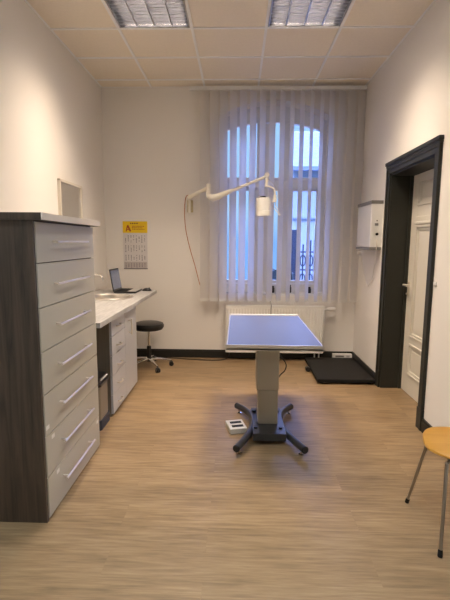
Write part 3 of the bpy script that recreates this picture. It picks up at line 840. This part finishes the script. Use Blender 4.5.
MB().lathe([(.034, .093), (.034, .112), (0, .114)], -.008, 0, n=18, m=hm).build('vent_cap', M_black, el)['label'] = 'dark cap on top of the lamp head'
tube(spline([(.303, 4.735, 2.14), (.35, 4.74, 2.10), (.415, 4.74, 2.02), (.425, 4.74, 1.95), (.40, 4.73, 1.86), (.43, 4.72, 1.80), (.455, 4.72, 1.74), (.42, 4.72, 1.78), (.36, 4.71, 1.85)]), .004, n=7).build('lamp_cable', M_cordw, el)
tag(tube(spline([(-.598, YB - .038, 2.015), (-.628, YB - .012, 2.00), (-.645, YB - .006, 1.93), (-.652, YB - .006, 1.81), (-.636, YB - .006, 1.60), (-.588, YB - .006, 1.38), (-.527, YB - .006, 1.17), (-.47, YB - .006, .95), (-.42, YB - .006, .80)]), .0042, n=8).build('cord', M_orange),
    'thin orange cord curving down the wall from the examination lamp mount', 'cord')

# ------------------------------------------------------------------ x-ray viewer on the right wall
xv = thing('film_viewer', 'white box-shaped film viewer with grey trim mounted on the right wall', 'light box', (XR, 4.72, 1.38))
VX, VY0, VY1, VZ0, VZ1 = XR - .112, 4.455, 4.965, 1.385, 1.882
mb = MB(); mb.box(VX, XR, VY0, VY1, VZ0 + .02, VZ1 - .02, bev=.004); mb.build('case', M_whiteplastic, xv)
mb = MB(); mb.box(VX - .004, VX + .003, VY0 + .025, VY1 - .012, VZ0 + .035, VZ1 - .035, bev=.002); mb.build('viewing_panel', M_acryl, xv)
for (z0, z1) in ((VZ1 - .034, VZ1), (VZ0, VZ0 + .030)):
    box(VX - .008, XR, VY0 - .004, VY1 + .004, z0, z1, bev=.004).build('trim_strip', M_viewgrey, xv)['label'] = 'grey trim strip'
mb = MB()
mb.box(VX + .035, VX + .07, VY0 - .004, VY0 + .002, 1.63, 1.655, bev=.001); mb.tube([(VX + .055, VY0, 1.68), (VX + .055, VY0 - .008, 1.68)], .007, n=10)
mb.build('switch', M_viewgrey, xv)
mb = MB(); mb.tube([(VX + .06, VY0 + .001, 1.545), (VX + .06, VY0 - .010, 1.545)], .014, n=14); mb.build('knob', M_black, xv)
mb = MB(); mb.tube(spline([(VX + .055, VY0 - .004, 1.49), (VX + .058, VY0 - .018, 1.46), (VX + .06, VY0 - .004, 1.36), (VX + .075, 4.52, 1.25), (XR - .014, 4.64, 1.10), (XR - .010, 4.76, 1.0), (XR - .010, 4.84, .985), (XR - .010, 4.98, 1.12), (XR - .010, 5.08, 1.24), (XR - .014, 5.14, 1.335), (XR - .02, 5.15, 1.345)]), .004, n=7)
mb.build('power_cord', M_cordw, xv)
so = thing('wall_socket', 'white wall socket in the right corner below the film viewer', 'socket', (XR, 5.15, 1.30))
box(XR - .012, XR, 5.11, 5.19, 1.305, 1.385, bev=.004).build('plate', M_whiteplastic, so)
mb = MB(); mb.tube([(XR - .01, 5.15, 1.345), (XR - .04, 5.15, 1.345)], .018, n=14); mb.build('plug', M_cordw, so)
sw = thing('light_switch', 'small white light switch on the right wall just before the dark door frame', 'switch', (XR, 3.19, 1.12))
box(XR - .010, XR, 3.178, 3.214, 1.142, 1.180, bev=.003).build('plate', M_whiteplastic, sw)
box(XR - .016, XR - .006, 3.184, 3.208, 1.148, 1.174, bev=.003).build('rocker', M_whiteplastic, sw)

# ------------------------------------------------------------------ floor scale
fs = thing('floor_scale', 'large flat black platform scale in the right corner of the floor', 'scale', (1.14, 4.78, 0))
QX0, QX1, QY0, QY1 = .842, 1.436, 4.33, 5.20
mb = MB(); mb.box(QX0, QX1, QY0, QY1, .018, .052, bev=.005); mb.build('platform', M_black, fs)
mb = MB(); mb.box(QX0 + .012, QX1 - .012, QY0 + .012, QY1 - .012, .05, .0545, bev=.002)
mb.build('rubber_mat', mat('ribbed_rubber', (.009, .0085, .008), .6, bump=.3, bscale=90, spec=.25), fs)
for (x, y) in ((QX0 + .05, QY0 + .06), (QX1 - .05, QY0 + .06), (QX0 + .05, QY1 - .06), (QX1 - .05, QY1 - .06)):
    MB().lathe([(0, 0), (.025, 0), (.022, .02), (0, .02)], x, y, n=14).build('foot', M_black, fs)
mb = MB(); mb.tube([(QX0 + .005, 4.78, .035), (QX0 - .03, 4.78, .035)], .012, n=10); mb.tube([(QX0 - .03, 4.75, .030), (QX0 - .03, 4.81, .030)], .026, n=14); mb.build('transport_wheel', M_blackgl, fs)
sd = thing('display_unit', 'narrow white display box lying at the back edge of the black platform', 'display', (1.32, 5.25, 0))
box(1.195, 1.432, 5.225, 5.285, 0, .088, bev=.006).build('housing', M_whiteplastic, sd)
box(1.225, 1.33, 5.2235, 5.227, .052, .072).build('screen', M_viewgrey, sd, smooth=False)
MB().box(1.36, 1.40, 5.2235, 5.227, .05, .074).build('button', mat('pale_grey_button', (.5, .5, .48), .4), sd, smooth=False)

# ------------------------------------------------------------------ chair in the right foreground
ch = thing('shell_chair', 'honey-coloured wooden shell chair with steel legs at the right edge', 'chair', (1.17, 2.08, 0))
cx0, cyc, SZ = .966, 2.085, .437
def seat_half(x):   # half width along the seat depth
    t = (x - cx0) / .42
    return .205 * min(1, max(0, (1 - (1 - min(1, t / .42)) ** 2.6)) ** .5) if t < .42 else .205 - .045 * ((t - .42) / .58) ** 1.5
def seat_point(i, j, NX=18, NY=14):
    u = i / NX; v = -1 + 2 * j / NY
    if u < .68:
        x = cx0 + .42 * (u / .68) ** 1.35 if u > 0 else cx0; z = SZ + .004 * (1 - (v * v)) - .018 * max(0, 1 - (u / .25)) ** 2 * 1.0
        hw = max(.03, seat_half(x)); z += .010 * abs(v) ** 3 - .012 * math.sin(PI * min(1, u / .68)) * (1 - v * v)
        x = x + (.0 if u > .02 else 0)
        return Vector((x, cyc + v * hw, z))
    t = (u - .68) / .32
    a = t * math.radians(82)
    x = cx0 + .42 + .07 * math.sin(min(a * 2.2, PI / 2)) * .9 - .0; z = SZ + .07 * (1 - math.cos(min(a * 2.2, PI / 2))) + max(0, t - .3) * .52
    hw = .16 + (.05 if t > .45 else -.05 * math.sin(PI * t / .45) + .05 * (t / .45)) * 1.0
    hw *= 1 - .35 * max(0, (t - .75) / .25) ** 2
    return Vector((min(x, XR - .035), cyc + v * hw, z))
mb = MB(); NX, NY = 18, 14
gt = [[mb.bm.verts.new(seat_point(i, j)) for j in range(NY + 1)] for i in range(NX + 1)]
for i in range(NX):
    for j in range(NY): mb.bm.faces.new((gt[i][j], gt[i + 1][j], gt[i + 1][j + 1], gt[i][j + 1]))
bmesh.ops.remove_doubles(mb.bm, verts=mb.bm.verts[:], dist=1e-6)
shell = mb.build('seat_shell', M_yellowwood, ch)
md = shell.modifiers.new('thickness', 'SOLIDIFY'); md.thickness = .012; md.offset = -1
md = shell.modifiers.new('soften', 'SUBSURF'); md.levels = 1; md.render_levels = 2
for (fx, fy, tx, ty) in ((.972, 2.283, .988, 2.135), (.961, 1.862, 1.012, 1.965), (1.385, 2.29, 1.33, 2.15), (1.385, 1.87, 1.33, 1.99)):
    top = Vector((tx, ty, .412)); ft = Vector((fx, fy, .012))
    hub = Vector((1.16 + (.02 if fx > 1.1 else -.02), cyc + (.02 if fy > cyc else -.02),   .411))
    lg = tube([ft] + spline([ft.lerp(top, .5), ft.lerp(top, .93), top + (hub - top) * .08, hub], 6), .0085, n=12).build('leg', M_legsteel, ch)
    d = (top - ft).normalized()
    tube([ft - d * .012, ft - d * .008, ft + d * .018, ft + d * .022], [.009, .0115, .0105, .009], n=12).build('foot_cap', M_black, lg)['label'] = 'black foot cap'
MB().lathe([(0, .402), (.06, .402), (.06, .422), (0, .422)], 1.16, cyc, n=20).build('mounting_plate', M_metalgrey, ch)

# ------------------------------------------------------------------ world, camera, view
w = bpy.data.worlds.new('dusk_sky_boosted'); S.world = w; w.use_nodes = True
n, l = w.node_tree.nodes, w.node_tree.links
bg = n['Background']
tcw = n.new('ShaderNodeTexCoord'); sep = n.new('ShaderNodeSeparateXYZ'); l.new(tcw.outputs['Generated'], sep.inputs[0])
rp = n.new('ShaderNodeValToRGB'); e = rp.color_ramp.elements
e[0].position = 0.0; e[0].color = (.06, .125, .26, 1); e[1].position = .5; e[1].color = (1.2, 1.7, 4.3, 1)  # upper sky, out of view, boosted to push blue light through the slats
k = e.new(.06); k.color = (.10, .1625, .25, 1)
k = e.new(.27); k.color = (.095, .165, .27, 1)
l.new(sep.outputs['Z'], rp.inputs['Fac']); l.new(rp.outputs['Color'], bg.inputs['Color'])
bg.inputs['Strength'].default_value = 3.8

cam = bpy.data.cameras.new('camera'); co = bpy.data.objects.new('camera', cam); C.objects.link(co)
cam.sensor_fit = 'HORIZONTAL'; cam.sensor_width = 36; cam.lens = 36 * 429.742 / 450; cam.clip_start = .05
yaw, pitch, roll = -.02838, .13290, .00705
f = Vector((math.sin(yaw) * math.cos(pitch), math.cos(yaw) * math.cos(pitch), -math.sin(pitch)))
r0 = Vector((math.cos(yaw), -math.sin(yaw), 0)); u0 = r0.cross(f)
r = r0 * math.cos(roll) + u0 * math.sin(roll); u = -r0 * math.sin(roll) + u0 * math.cos(roll)
mw = Matrix(((r.x, u.x, -f.x, 0), (r.y, u.y, -f.y, 0), (r.z, u.z, -f.z, 1.45), (0, 0, 0, 1)))
co.matrix_world = mw
S.camera = co
S.view_settings.view_transform = 'Standard'; S.view_settings.look = 'None'; S.view_settings.gamma = 1
S.view_settings.use_curve_mapping = False
S.view_settings.exposure = 0.15
